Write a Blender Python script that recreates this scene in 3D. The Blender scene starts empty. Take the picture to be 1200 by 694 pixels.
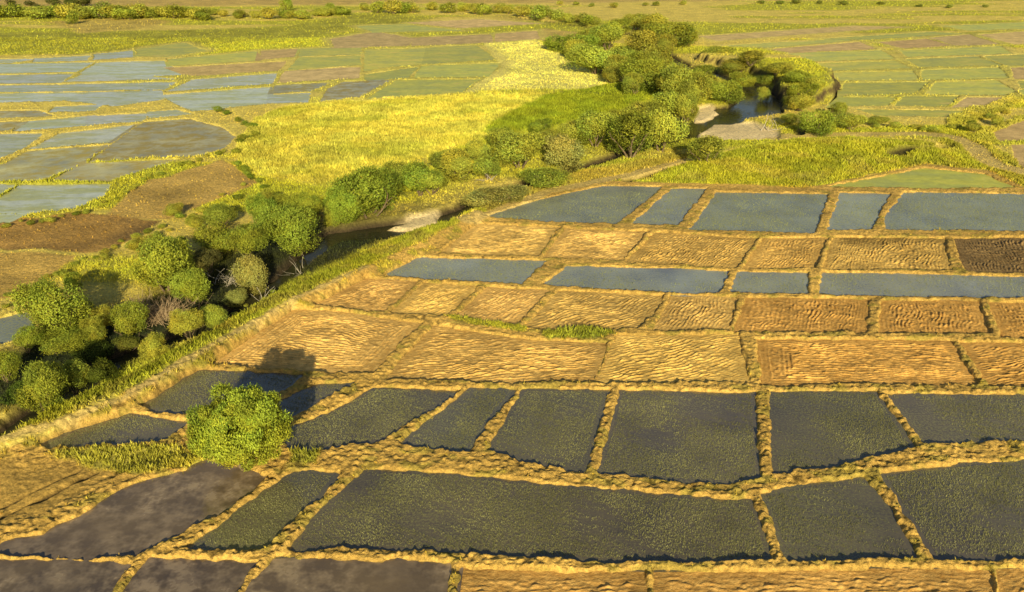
import bpy, math, random
import numpy as np
random.seed(7); RNG = np.random.default_rng(7)
scene = bpy.context.scene
COL = scene.collection
R = math.radians
# ------------------------------------------------------------------ camera
H, TH, F = 45.0, R(24.2), 950.0
CT, ST = math.cos(TH), math.sin(TH)
cam_d = bpy.data.cameras.new("camera"); cam = bpy.data.objects.new("camera", cam_d); COL.objects.link(cam)
cam.location = (0, 0, H); cam.rotation_euler = (R(90) - TH, 0, 0)
cam_d.sensor_width = 36; cam_d.lens = F * 36 / 1200; cam_d.clip_end = 20000; cam_d.clip_start = 0.5
scene.camera = cam
def P(x, y, z=0.0):
    """a point of the surveyed plan, read off the photograph, on the level z"""
    a, b = (x - 600) / F, -(y - 347) / F
    dx, dy, dz = a, CT + b * ST, -ST + b * CT
    t = (z - H) / dz
    return (dx * t, dy * t)
def PP(pts): return np.array([P(x, y) for x, y in pts])
def scale_at(X, Y, z=0):                       # photo pixels per metre at a place
    return F / (Y * CT + (H - z) * ST)
# ------------------------------------------------------------------ world, sun
SUN_EL, SUN_AZ = R(19.5), R(5)                   # sun stands behind the camera, shadows run away and slightly to -x
w = bpy.data.worlds.new("World"); scene.world = w; w.use_nodes = True
nt = w.node_tree; bg = nt.nodes["Background"]
sky = nt.nodes.new("ShaderNodeTexSky"); sky.sky_type = 'NISHITA'; sky.sun_disc = False
sky.sun_elevation = SUN_EL; sky.sun_rotation = math.pi - SUN_AZ; sky.air_density = 1.0; sky.dust_density = 1.0
nt.links.new(sky.outputs[0], bg.inputs[0]); bg.inputs[1].default_value = 0.075
sd = bpy.data.lights.new("sun", 'SUN'); so = bpy.data.objects.new("sun", sd); COL.objects.link(so)
sd.energy = 6.0; sd.angle = R(0.5); sd.color = (1.0, 0.90, 0.54)
from mathutils import Vector
sdir = Vector((math.sin(SUN_AZ) * math.cos(SUN_EL), -math.cos(SUN_AZ) * math.cos(SUN_EL), math.sin(SUN_EL)))
so.rotation_euler = sdir.to_track_quat('Z', 'Y').to_euler(); so.location = (0, -30, 120)
scene.view_settings.view_transform = 'Standard'; scene.view_settings.look = 'None'; scene.view_settings.exposure = 0
# ------------------------------------------------------------------ numpy helpers
def _h(ix, iy, s):
    n = (ix.astype(np.int64) * 374761393 + iy.astype(np.int64) * 668265263 + s * 1442695041) & 0x7fffffff
    n = ((n ^ (n >> 13)) * 1274126177) & 0x7fffffff
    n = (n ^ (n >> 16)) & 0xffff
    return n / 65535.0
def vn(x, y, s=0):
    ix, iy = np.floor(x), np.floor(y); fx, fy = x - ix, y - iy
    fx = fx * fx * (3 - 2 * fx); fy = fy * fy * (3 - 2 * fy)
    a, b, c, d = _h(ix, iy, s), _h(ix + 1, iy, s), _h(ix, iy + 1, s), _h(ix + 1, iy + 1, s)
    return (a + (b - a) * fx) * (1 - fy) + (c + (d - c) * fx) * fy
def fbm(x, y, s=0, o=3):
    r = 0; a = 1; t = 0
    for k in range(o):
        r = r + a * vn(x * 2**k, y * 2**k, s + k * 17); t += a; a *= .5
    return r / t
def sst(a, b, x):
    t = np.clip((x - a) / (b - a), 0, 1); return t * t * (3 - 2 * t)
def sdf(poly, x, y):
    """signed distance, negative inside"""
    d = np.full(x.shape, 1e9); ins = np.zeros(x.shape, bool)
    n = len(poly)
    for i in range(n):
        ax, ay = poly[i]; bx, by = poly[(i + 1) % n]
        ex, ey = bx - ax, by - ay; L = ex * ex + ey * ey + 1e-12
        t = np.clip(((x - ax) * ex + (y - ay) * ey) / L, 0, 1)
        d = np.minimum(d, (x - ax - t * ex)**2 + (y - ay - t * ey)**2)
        c = (ay > y) != (by > y)
        with np.errstate(divide='ignore', invalid='ignore'):
            xi = ax + (y - ay) * ex / (ey if abs(ey) > 1e-9 else 1e-9)
        ins ^= c & (x < xi)
    d = np.sqrt(d); return np.where(ins, -d, d)
def ldf(line, x, y):
    """distance to a polyline and the position along it (0..1 per segment count)"""
    d = np.full(x.shape, 1e9); tt = np.zeros(x.shape)
    for i in range(len(line) - 1):
        ax, ay = line[i]; bx, by = line[i + 1]
        ex, ey = bx - ax, by - ay; L = ex * ex + ey * ey + 1e-12
        t = np.clip(((x - ax) * ex + (y - ay) * ey) / L, 0, 1)
        q = (x - ax - t * ex)**2 + (y - ay - t * ey)**2
        m = q < d; d = np.where(m, q, d); tt = np.where(m, i + t, tt)
    return np.sqrt(d), tt
def offset_poly(poly, r):
    n = len(poly); area = 0
    for i in range(n):
        a, b = poly[i], poly[(i + 1) % n]; area += a[0] * b[1] - b[0] * a[1]
    s = 1 if area > 0 else -1
    out = []
    for i in range(n):
        p0, p1, p2 = poly[i - 1], poly[i], poly[(i + 1) % n]
        e1 = (p1 - p0) / (np.linalg.norm(p1 - p0) + 1e-9); e2 = (p2 - p1) / (np.linalg.norm(p2 - p1) + 1e-9)
        n1 = np.array([e1[1], -e1[0]]) * s; n2 = np.array([e2[1], -e2[0]]) * s
        m = n1 + n2; L = np.linalg.norm(m); m = m / (L + 1e-9); k = 1 / max(0.45, float(m @ n1))
        out.append(p1 + m * r * k)
    return np.array(out)
def mesh_np(name, v, f, mats=(), smooth=False, cols=None):
    me = bpy.data.meshes.new(name); v = np.asarray(v, np.float32); f = np.asarray(f, np.int32); k = f.shape[1]
    me.vertices.add(len(v)); me.vertices.foreach_set("co", v.ravel())
    me.loops.add(f.size); me.loops.foreach_set("vertex_index", f.ravel())
    me.polygons.add(len(f)); me.polygons.foreach_set("loop_start", np.arange(0, f.size, k, dtype=np.int32))
    me.polygons.foreach_set("loop_total", np.full(len(f), k, np.int32))
    if smooth: me.polygons.foreach_set("use_smooth", np.ones(len(f), bool))
    for m in mats: me.materials.append(m)
    if cols is not None:
        at = me.color_attributes.new("Col", 'FLOAT_COLOR', 'POINT')
        c = np.ones((len(v), 4), np.float32); c[:, :cols.shape[1]] = cols; at.data.foreach_set("color", c.ravel())
    me.update(calc_edges=True); return me
def obj(name, me, parent=None, **kw):
    o = bpy.data.objects.new(name, me); COL.objects.link(o)
    if parent: o.parent = parent
    for k, v in kw.items():
        if v is not None: o[k] = v
    return o
# ------------------------------------------------------------------ materials
class M:
    def __init__(s, name):
        s.m = bpy.data.materials.new(name); s.m.use_nodes = True; s.t = s.m.node_tree; s.b = s.t.nodes["Principled BSDF"]
        s.b.inputs["Specular IOR Level"].default_value = .2; s.b.inputs["Roughness"].default_value = .9
    def n(s, ty, **k):
        nd = s.t.nodes.new(ty)
        for a, b in k.items():
            if isinstance(b, tuple) and b and b[0] == 'i': continue
            setattr(nd, a, b)
        return nd
    def l(s, a, b): s.t.links.new(a, b)
    def noise(s, scale, detail=4, rough=.6, vec=None, sx=None):
        n = s.n("ShaderNodeTexNoise"); n.inputs["Scale"].default_value = scale; n.inputs["Detail"].default_value = detail; n.inputs["Roughness"].default_value = rough
        g = s.n("ShaderNodeNewGeometry")
        if sx:
            mp = s.n("ShaderNodeMapping"); mp.inputs["Scale"].default_value = sx; s.l(g.outputs["Position"], mp.inputs[0]); s.l(mp.outputs[0], n.inputs["Vector"])
        else: s.l(g.outputs["Position"], n.inputs["Vector"])
        return n.outputs["Fac"]
    def ramp(s, fac, stops):
        r = s.n("ShaderNodeValToRGB"); s.l(fac, r.inputs[0]); e = r.color_ramp.elements
        while len(e) < len(stops): e.new(.5)
        for q, (p, c) in zip(e, stops):
            q.position = p; q.color = (c[0], c[1], c[2], 1) if not isinstance(c, (int, float)) else (c, c, c, 1)
        return r.outputs[0]
    def mix(s, a, b, fac, mode='MIX'):
        m = s.n("ShaderNodeMix", data_type='RGBA', blend_type=mode)
        for v, i in ((fac, 0), (a, 6), (b, 7)):
            if isinstance(v, (int, float)): m.inputs[i].default_value = v
            elif isinstance(v, tuple): m.inputs[i].default_value = (*v[:3], 1)
            else: s.l(v, m.inputs[i])
        return m.outputs[2]
    def base(s, c):
        if isinstance(c, tuple): s.b.inputs["Base Color"].default_value = (*c, 1)
        else: s.l(c, s.b.inputs["Base Color"])
    def bump(s, fac, dist, strength=1.0, prev=None):
        b = s.n("ShaderNodeBump"); b.inputs["Distance"].default_value = dist; b.inputs["Strength"].default_value = strength
        s.l(fac, b.inputs["Height"])
        if prev: s.l(prev, b.inputs["Normal"])
        s.l(b.outputs[0], s.b.inputs["Normal"]); return b.outputs[0]
def mat_ground():
    m = M("ground_soil"); a = m.n("ShaderNodeAttribute", attribute_name="Col")
    v = m.ramp(m.noise(2.2, 7, .75), [(.32, .42), (.66, 1.22)]); v2 = m.ramp(m.noise(.12, 4, .6), [(.3, .8), (.7, 1.15)])
    c = m.mix(m.mix(a.outputs["Color"], v, 1.0, 'MULTIPLY'), v2, 1.0, 'MULTIPLY'); m.base(c)
    p = m.bump(m.noise(1.6, 6, .75), .55, .7); m.bump(m.noise(6, 4, .7), .14, .9, p); return m.m
def mat_soil(name, ca, cb, sc=1.6):
    m = M(name); oi = m.n("ShaderNodeObjectInfo")
    c = m.ramp(m.noise(sc, 6, .72), [(.3, ca), (.7, cb)]); v = m.ramp(m.noise(.16, 3, .6), [(.35, .78), (.65, 1.12)])
    c = m.mix(m.mix(c, v, 1.0, 'MULTIPLY'), oi.outputs["Color"], 1.0, 'MULTIPLY'); a = m.n("ShaderNodeAttribute", attribute_name="Col")
    m.base(m.mix(c, a.outputs["Color"], 1.0, 'MULTIPLY'))
    p = m.bump(m.noise(3.5, 5, .7), .16, .9); return m.m
def mat_water(name, deep, weed, weed_amt, refl=.5, rough=.12, speck=5.0, ripple=.02, tint=None, sheen=1.0, ior=1.33, lift=None):
    m = M(name); oi = m.n("ShaderNodeObjectInfo")
    a, b = .5 - weed_amt * .35, .78 - weed_amt * .35
    patch = m.ramp(m.noise(.07, 5, .62), [(a, 0.0), (b, 1.0)])
    sp = m.ramp(m.noise(speck, 3, .7), [(.42, 0.0), (.62, 1.0)])
    k = m.n("ShaderNodeMath", operation='MULTIPLY'); m.l(patch, k.inputs[0]); m.l(sp, k.inputs[1])
    mud = m.ramp(m.noise(.12, 6, .65), [(.33, tuple(x * .72 for x in deep)), (.70, (deep[0] * 1.55, deep[1] * 1.5, deep[2] * 1.1))])
    c = m.mix(mud, weed, k.outputs[0]); c = m.mix(c, oi.outputs["Color"], 1.0, 'MULTIPLY'); m.base(c)
    m.b.inputs["IOR"].default_value = ior; m.b.inputs["Specular IOR Level"].default_value = refl
    rr = m.n("ShaderNodeMath", operation='MULTIPLY_ADD'); rr.inputs[1].default_value = .45; rr.inputs[2].default_value = rough
    m.l(k.outputs[0], rr.inputs[0]); m.l(rr.outputs[0], m.b.inputs["Roughness"])
    p = m.bump(m.noise(2.2, 4, .6), ripple, 1.0)
    if tint: m.b.inputs["Specular Tint"].default_value = (*tint, 1)
    return m.m
def mat_leaf(name, trans=.25, attr=False):
    m = M(name); oi = m.n("ShaderNodeObjectInfo"); a = m.n("ShaderNodeAttribute", attribute_name="Col")
    c = m.mix(a.outputs["Color"], oi.outputs["Color"], 1.0, 'MULTIPLY'); m.base(c)
    m.b.inputs["Roughness"].default_value = .7; m.b.inputs["Specular IOR Level"].default_value = .15
    if attr:
        q = m.n("ShaderNodeAttribute", attribute_name="Nrm"); vt = m.n("ShaderNodeVectorTransform", vector_type='NORMAL', convert_from='OBJECT', convert_to='WORLD')
        m.l(q.outputs["Vector"], vt.inputs[0]); nz = m.n("ShaderNodeVectorMath", operation='NORMALIZE'); m.l(vt.outputs[0], nz.inputs[0]); m.l(nz.outputs[0], m.b.inputs["Normal"])
    tr = m.n("ShaderNodeBsdfTranslucent"); m.l(c, tr.inputs[0]); mx = m.n("ShaderNodeMixShader"); mx.inputs[0].default_value = trans
    m.l(m.b.outputs[0], mx.inputs[1]); m.l(tr.outputs[0], mx.inputs[2]); m.l(mx.outputs[0], m.t.nodes["Material Output"].inputs[0])
    return m.m
def mat_bark():
    m = M("bark"); m.base(m.ramp(m.noise(4, 5), [(.3, (.10, .065, .035)), (.7, (.26, .19, .12))])); m.bump(m.noise(9, 4), .03); return m.m
G_MAT = mat_ground()
SOIL = mat_soil("ploughed_soil", (.62, .33, .075), (.98, .63, .19))
WET_SOIL = mat_soil("damp_soil", (.15, .08, .03), (.42, .26, .11))
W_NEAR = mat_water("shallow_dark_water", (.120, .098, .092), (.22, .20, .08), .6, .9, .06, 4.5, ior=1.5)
W_MID = mat_water("grey_blue_water", (.25, .275, .33), (.36, .36, .20), .6, .9, .22, 3.0, .03)  # blue in the base colour stands in for reflected sky
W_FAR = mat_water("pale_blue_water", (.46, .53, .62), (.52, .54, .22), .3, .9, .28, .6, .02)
W_GRN = mat_water("green_paddy_water", (.52, .52, .10), (.62, .58, .07), .8, .4, .4, .5, .05)
W_MUD = mat_water("wet_mud", (.125, .092, .072), (.44, .33, .22), .35, .7, .07, .5, .02, ior=1.55)
def mat_mottled(name, stops, rough, scl, spec=.8):
    m = M(name); oi = m.n("ShaderNodeObjectInfo")
    a = m.noise(1, 6, .68, sx=scl); b = m.ramp(m.noise(.5, 4, .7), [(.3, .82), (.7, 1.16)])
    c = m.mix(m.mix(m.ramp(a, stops), b, 1.0, 'MULTIPLY'), oi.outputs["Color"], 1.0, 'MULTIPLY'); m.base(c)
    m.b.inputs["Roughness"].default_value = rough; m.b.inputs["Specular IOR Level"].default_value = spec; m.b.inputs["IOR"].default_value = 1.33
    m.bump(m.noise(1.6, 4, .6), .05, 1.0); return m.m
W_SHOAL = mat_mottled("silty_water", [(.44, (.62, .63, .58)), (.49, (.48, .46, .32)), (.54, (.44, .34, .13)), (.68, (.50, .42, .13))], .3, (.09, .14, .05))
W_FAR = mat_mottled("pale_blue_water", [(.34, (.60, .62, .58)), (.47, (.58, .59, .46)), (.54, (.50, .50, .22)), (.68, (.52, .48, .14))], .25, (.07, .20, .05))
W_GRN = mat_mottled("green_paddy_water", [(.34, (.46, .46, .12)), (.47, (.54, .52, .09)), (.56, (.64, .59, .08)), (.68, (.74, .58, .13))], .45, (.09, .16, .05), .4)
W_MAUVE = mat_soil("dry_stubble", (.54, .37, .17), (.86, .62, .28), .5)
W_STREAM = mat_water("stream_water", (.03, .028, .016), (.05, .05, .02), .3, .35, .1, 1.0, .01)
W_SHOAL = mat_water("silty_water", (.44, .40, .24), (.44, .34, .10), .6, .6, .28, .3, .02)
LEAF = mat_leaf("leaf", .35); GRASS = mat_leaf("grass_blade", .2); RICE = mat_leaf("rice_blade", .25); BARK = mat_bark()
# ------------------------------------------------------------------ plots: (type, label, plan outline)
# types: n near water, m mid grey-blue water, f far pale water, g green paddy, u wet mud, p ploughed, d damp ploughed, v dry stubble, s silty
WAT, PLO = 'flooded_paddy', 'ploughed_plot'
plots = [
 # --- nearest row
 ('u', 'wet muddy plot at the near edge, closest to the dyke, lumpy purple mud', [(-80,655),(91,658),(151,663),(129,694),(105,735),(-120,735)], None),
 ('u', 'small wet mud plot at the near edge between two clodded earth banks', [(178,655),(300,659),(272,694),(245,735),(115,735),(148,694)], None),
 ('u', 'broad dark mud plot at the near edge next to the near ploughed strip', [(327,654),(400,656),(470,659),(527,662),(522,694),(516,735),(262,735),(293,690),(312,668)], None),
 ('p', 'rough ploughed strip at the near edge beside the broad dark mud plot', [(542,668),(660,670),(756,671),(758,735),(536,735)], 8),
 ('p', 'long rough ploughed strip at the near edge with wavy horizontal clods', [(770,671),(850,672),(950,669),(1060,669),(1160,669),(1163,735),(772,735)], 4),
 ('p', 'short rough ploughed strip at the near edge by the picture border', [(1172,669),(1200,669),(1270,669),(1270,735),(1174,735)], 12),
 # --- first flooded row
 ('u', 'large brown mud pool just below the lone round bush', [(-60,643),(0,637),(49,628),(114,593),(152,571),(213,555),(243,541),(274,548),(312,561),(289,580),(250,603),(205,627),(165,649),(114,653),(0,648),(-60,649)], None),
 ('n', 'narrow green speckled paddy beside the brown mud pool', [(345,553),(394,556),(378,578),(345,608),(311,641),(219,642),(262,612),(305,580)], None),
 ('n', 'very long curved flooded paddy full of rice sprouts below the widest earth bank', [(427,552),(514,555),(628,567),(700,574),(800,582),(879,586),(890,610),(901,656),(760,659),(640,653),(514,645),(400,641),(342,643),(370,607)], None),
 ('n', 'four sided green sprouted paddy beside the long curved one below the widest bank', [(895,580),(950,569),(1012,560),(1040,595),(1074,654),(922,656),(908,615)], None),
 ('n', 'darkest green sprouted paddy at the near corner with a slanting clodded bank', [(1034,556),(1081,550),(1142,544),(1200,541),(1270,538),(1270,654),(1200,655),(1096,655),(1082,632),(1055,590)], None),
 # --- second flooded row
 ('n', 'small sliver shaped paddy between the dyke and the lone round bush', [(50,521),(95,502),(152,485),(218,495),(212,504),(182,519),(114,521),(57,524)], None),
 ('n', 'paddy behind the lone bush, partly in its shadow', [(169,475),(213,445),(234,434),(354,440),(341,453),(310,466),(284,480),(228,486),(184,482)], None),
 ('n', 'small wedge of water crossed by the lone bush shadow between two slanting banks', [(368,452),(414,449),(383,465),(345,487),(318,496),(300,488),(335,468)], None),
 ('n', 'large flooded paddy right beside the lone round bush', [(438,455),(538,458),(500,483),(462,508),(449,516),(400,524),(342,528),(330,510),(346,500),(400,477)], None),
 ('n', 'narrow dark blue paddy, third from the lone bush', [(550,455),(603,457),(580,483),(545,531),(500,526),(470,520),(492,504)], None),
 ('n', 'greenish flooded paddy of middle size in the row behind the widest bank', [(614,457),(714,458),(703,483),(684,552),(628,544),(573,527)], None),
 ('n', 'big square paddy of dark purple water, the largest in its row', [(728,458),(800,460),(883,461),(886,510),(889,558),(857,566),(800,563),(702,554),(714,510)], None),
 ('n', 'dark flooded paddy with scattered sprouts between an upright and a slanting clodded bank', [(904,460),(1026,460),(1046,489),(1070,524),(1028,533),(971,546),(908,556)], None),
 ('n', 'wide shallow flooded paddy by the picture border under the ploughed rows', [(1043,463),(1200,463),(1270,463),(1270,517),(1200,516),(1084,519),(1062,490)], None),
 # --- third row, ploughed
 ('p', 'large ploughed plot by the dyke with the tip of the bush shadow on it', [(345,363),(420,368),(494,379),(470,400),(436,437),(380,436),(250,427),(300,392)], -14),
 ('p', 'long ploughed plot with crossing furrows in front of the strip of green grass', [(510,381),(560,391),(600,396),(640,401),(710,403),(705,425),(695,447),(600,449),(452,443),(480,412)], 10),
 ('p', 'square ploughed plot in front of the clump of long grass by the broken bank', [(724,394),(862,392),(866,410),(874,446),(702,449),(712,420)], 24),
 ('p', 'ploughed plot with furrows curving round its corner, behind the dark paddies', [(888,398),(1000,399),(1113,400),(1128,425),(1142,450),(893,451)], -6),
 ('p', 'ploughed corner plot by the picture border behind the wide shallow paddy', [(1127,402),(1200,403),(1270,404),(1270,453),(1160,453)], 15),
 # --- fourth row, ploughed
 ('p', 'ploughed plot nearest the dyke in the row before the narrow flooded plots', [(430,327),(488,331),(450,365),(400,361),(370,357)], 40),
 ('p', 'second small ploughed plot from the dyke, wavy slanting furrows', [(498,332),(560,336),(524,370),(460,366)], 45),
 ('p', 'third small ploughed plot from the dyke, pale slanting furrows', [(572,337),(642,340),(606,380),(534,371)], 50),
 ('p', 'ploughed plot whose near edge bulges round a clump of long grass', [(656,341),(776,347),(766,366),(748,383),(720,386),(684,383),(640,387),(618,383)], 35),
 ('p', 'ploughed plot behind the square ploughed one, beyond a dark broken bank', [(788,347),(861,349),(854,386),(766,387)], 66),
 ('p', 'ploughed plot with tall wavy furrows and one deep rut down its middle', [(874,349),(1016,351),(1014,390),(861,388)], 68),
 ('p', 'browner ploughed plot between two thick upright banks', [(1034,352),(1146,354),(1158,391),(1033,391)], 72),
 ('p', 'ploughed end plot by the picture border below the long narrow flooded plot', [(1160,355),(1200,356),(1270,357),(1270,397),(1174,396)], 75),
 # --- fifth row, flooded
 ('m', 'narrow flooded plot nearest the dyke between two ploughed rows', [(488,303),(560,304),(638,306),(630,314),(611,333),(533,329),(452,324)], None),
 ('m', 'long narrow flooded plot behind the bulging ploughed plot', [(666,313),(800,316),(855,319),(840,343),(800,344),(638,334)], None),
 ('m', 'short narrow flooded plot, third from the dyke', [(866,319),(946,321),(944,344),(855,343)], None),
 ('m', 'longest narrow flooded plot running on to the picture border', [(966,320),(1200,325),(1270,326),(1270,350),(1200,350),(960,345)], None),
 # --- sixth row, ploughed
 ('p', 'ploughed plot with very fine furrows nearest the dyke behind the narrow water', [(560,263),(655,267),(629,300),(515,297)], 6),
 ('p', 'finely ploughed plot with a dark slanting edge, second behind the narrow water', [(663,268),(757,272),(729,305),(637,302)], 30),
 ('p', 'widest finely ploughed plot in the row behind the narrow water', [(766,273),(886,280),(861,314),(736,307)], 55),
 ('p', 'ploughed plot with steep furrows between two dark shadowed banks', [(895,280),(968,279),(953,315),(871,315)], 62),
 ('p', 'ploughed plot with a wet brown patch along its far edge', [(977,279),(1104,280),(1113,317),(965,316)], 60),
 ('d', 'dark brown freshly wetted ploughed plot by the picture border', [(1119,280),(1200,279),(1270,279),(1270,321),(1200,320),(1131,318)], 74),
 # --- seventh row, flooded
 ('m', 'wedge shaped grey flooded plot where the river bank comes closest', [(569,255),(634,234),(707,219),(774,220),(752,238),(721,262),(650,260)], None),
 ('m', 'slanting flooded plot next to the wedge shaped grey one', [(787,222),(828,222),(801,254),(793,264),(741,262)], None),
 ('m', 'wide grey flooded plot under the grassy slope', [(841,226),(970,228),(965,241),(954,273),(809,270)], None),
 ('m', 'smallest grey flooded plot between two dark banks under the grassy slope', [(986,227),(1042,228),(1020,269),(971,270)], None),
 ('m', 'long grey flooded plot at the picture border below the curved green paddy', [(1060,226),(1200,228),(1270,229),(1270,271),(1200,271),(1040,269),(1038,256)], None),
 ('g', 'curved green paddy tucked between the grassy slope and the long grey plot', [(972,219),(1034,208),(1084,198),(1154,205),(1188,220),(1100,221)], None),
]
FARR = [ # beyond the river, on the +x side
 ('v',[(1166,157),(1200,143),(1260,132),(1260,165),(1172,166)]),('v',[(1187,171),(1260,169),(1260,200),(1197,197)]),
 ('g',[(1007,129),(1134,131),(1107,137),(1032,136)]),('g',[(989,115),(1048,115),(1038,124),(978,125)]),('g',[(1061,114),(1122,114),(1107,125),(1051,124)]),
 ('v',[(1136,115),(1176,115),(1148,126),(1119,126)]),('g',[(990,98),(1085,97),(1069,110),(989,112)]),('g',[(1099,97),(1167,95),(1187,107),(1174,112),(1086,111)]),
 ('g',[(977,86),(1068,84),(1074,94),(987,95)]),('g',[(1082,83),(1169,80),(1181,92),(1083,94)]),('g',[(957,75),(1048,72),(1065,80),(974,83)]),
 ('g',[(1064,70),(1145,67),(1172,77),(1079,79)]),('g',[(1154,67),(1260,61),(1260,76),(1181,77)]),('v',[(1186,80),(1260,78),(1260,92),(1191,93)]),
 ('g',[(924,63),(1032,60),(1047,69),(950,72)]),('g',[(1056,60),(1172,55),(1184,63),(1066,67)]),('v',[(904,58),(1007,50),(1025,58),(927,62)]),
 ('v',[(1032,50),(1085,46),(1115,54),(1059,57)]),('v',[(1091,45),(1134,41),(1169,52),(1121,54)]),('v',[(1147,41),(1260,34),(1260,49),(1189,52)]),
 ('g',[(850,54),(990,46),(998,48),(900,56)]),('g',[(965,46),(1090,38),(1123,40),(1010,47)]),('v',[(822,43),(1000,31),(1060,32),(960,39),(840,48)]),
 ('g',[(1107,31),(1260,24),(1260,32),(1135,36)]),('g',[(1196,106),(1260,103),(1260,112),(1200,113)]),('g',[(1196,96),(1260,95),(1260,101),(1198,104)]),
]
FARL = [ # beyond the river, on the -x side
 ('m',[(-10,377),(28,369),(38,392),(2,402),(-40,404),(-60,385)]),
 ('f',[(25,218),(127,217),(120,231),(88,244),(40,250),(-70,251),(-70,241),(4,232)]),('f',[(-70,217),(-2,217),(17,218),(-4,229),(-70,236)]),('f',[(-70,254),(32,252),(10,261),(-70,266)]),
 ('f',[(37,175),(72,157),(160,147),(130,167)]),('s',[(6,193),(35,178),(125,171),(98,191),(48,212),(-70,213),(-70,204)]),
 ('s',[(170,144),(220,140),(258,150),(274,161),(262,173),(232,183),(160,186),(108,190),(130,172)]),('s',[(99,192),(206,188),(160,203),(127,213),(62,212)]),
 ('f',[(-70,160),(0,158),(48,157),(28,174),(0,185),(-70,195)]),('g',[(28,144),(105,137),(103,147),(21,153)]),('g',[(113,137),(169,134),(162,142),(112,146)]),
 ('s',[(-70,146),(20,144),(7,153),(-70,155)]),('g',[(177,132),(205,130),(221,134),(179,138)]),('f',[(-70,112),(95,109),(75,118),(-70,122)]),
 ('f',[(105,109),(185,107),(189,117),(134,124),(83,118)]),('s',[(-70,132),(42,131),(57,136),(-70,140)]),('g',[(69,126),(117,124),(108,130),(63,131)]),
 ('g',[(-70,102),(67,100),(203,97),(190,105),(-70,109)]),('g',[(-70,91),(82,87),(69,97),(-70,99)]),('g',[(101,87),(164,89),(199,93),(79,96)]),
 ('f',[(-70,77),(107,74),(87,84),(-70,88)]),('g',[(118,74),(190,72),(199,79),(219,87),(165,90),(97,86)]),('f',[(44,69),(102,66),(99,71),(41,73)]),
 ('g',[(113,64),(153,60),(157,67),(114,70)]),('g',[(163,58),(214,51),(239,60),(195,67),(164,66)]),('g',[(200,70),(299,61),(302,71),(203,77)]),
 ('v',[(203,80),(332,73),(324,83),(228,89)]),('f',[(229,94),(321,87),(317,98),(200,107)]),('f',[(195,112),(316,103),(314,121),(253,128),(230,130),(204,119)]),
 ('v',[(337,84),(400,80),(418,80),(418,92),(329,97)]),('s',[(327,101),(383,98),(362,107),(324,109)]),('f',[(324,112),(360,110),(356,120),(322,121)]),
 ('g',[(353,68),(419,66),(419,76),(341,82)]),('v',[(309,60),(349,58),(343,67),(307,70)]),('g',[(356,58),(420,55),(420,64),(353,66)]),
 ('g',[(431,59),(499,57),(495,75),(450,79),(429,83)]),('g',[(506,56),(556,54),(578,70),(502,75)]),('g',[(497,78),(583,75),(570,90),(488,91)]),
 ('g',[(431,88),(487,80),(475,91),(433,95)]),('g',[(468,95),(558,94),(537,109),(432,117)]),('s',[(405,97),(453,95),(415,115),(380,119),(389,104)]),
 ('v',[(390,46),(440,38),(480,45),(478,54),(395,56)]),('v',[(484,45),(573,41),(576,50),(486,54)]),('v',[(583,40),(627,37),(629,46),(583,49)]),
 ('v',[(480,27),(560,23),(630,28),(540,33)]),('g',[(420,31),(470,29),(540,36),(440,38)]),('g',[(-70,70),(38,70),(12,74),(-70,75)]),
]
uniqL = {0:'dark blue pool of water tucked behind the big riverside tree', 1:'largest pale blue flooded paddy, a wedge beside the brown bare fields',
 4:'bright pale blue paddy with a slanting bank, above the silty plots', 6:'rounded silty paddy streaked with sky beside the yellow crop',
 28:'round edged blue green paddy against the corner of the yellow crop', 39:'olive green paddy touching the pale straw field'}
gl = {'f':'pale blue flooded paddy in the far patchwork beyond the river','g':'shallow green paddy in the far patchwork beyond the yellow crop','s':'silty brown shallow paddy in the far patchwork beyond the river',
      'v':'dry stubble plot in the far patchwork before the pale straw field'}
gr = {'g':'low green paddy edged by thin pale banks beyond the grassy slope','v':'bare brown stubble plot edged by pale banks beyond the river bend'}
PL = []                                          # dicts
for t, lab, px, ang in plots: PL.append(dict(t=t, lab=lab, poly=PP(px), ang=ang, far=False, group=None))
FARL = [('f' if t == 'g' and np.mean([a[0] for a in px]) < 215 and np.mean([a[1] for a in px]) > 62 else t, px) for t, px in FARL]
for i, (t, px) in enumerate(FARL):
    PL.append(dict(t=t, lab=uniqL.get(i) or gl[t], poly=offset_poly(PP(px), .9 if i > 8 else .3), ang=None, far=True, group=None if i in uniqL else {'f':'pale blue far paddies','g':'green far paddies','s':'silty far paddies','v':'far stubble plots'}[t]))
for i, (t, px) in enumerate(FARR):
    PL.append(dict(t=t, lab=gr[t], poly=offset_poly(PP(px), .35), ang=None, far=True, group={'g':'green paddies beyond the slope','v':'stubble plots beyond the river bend'}[t]))
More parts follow.
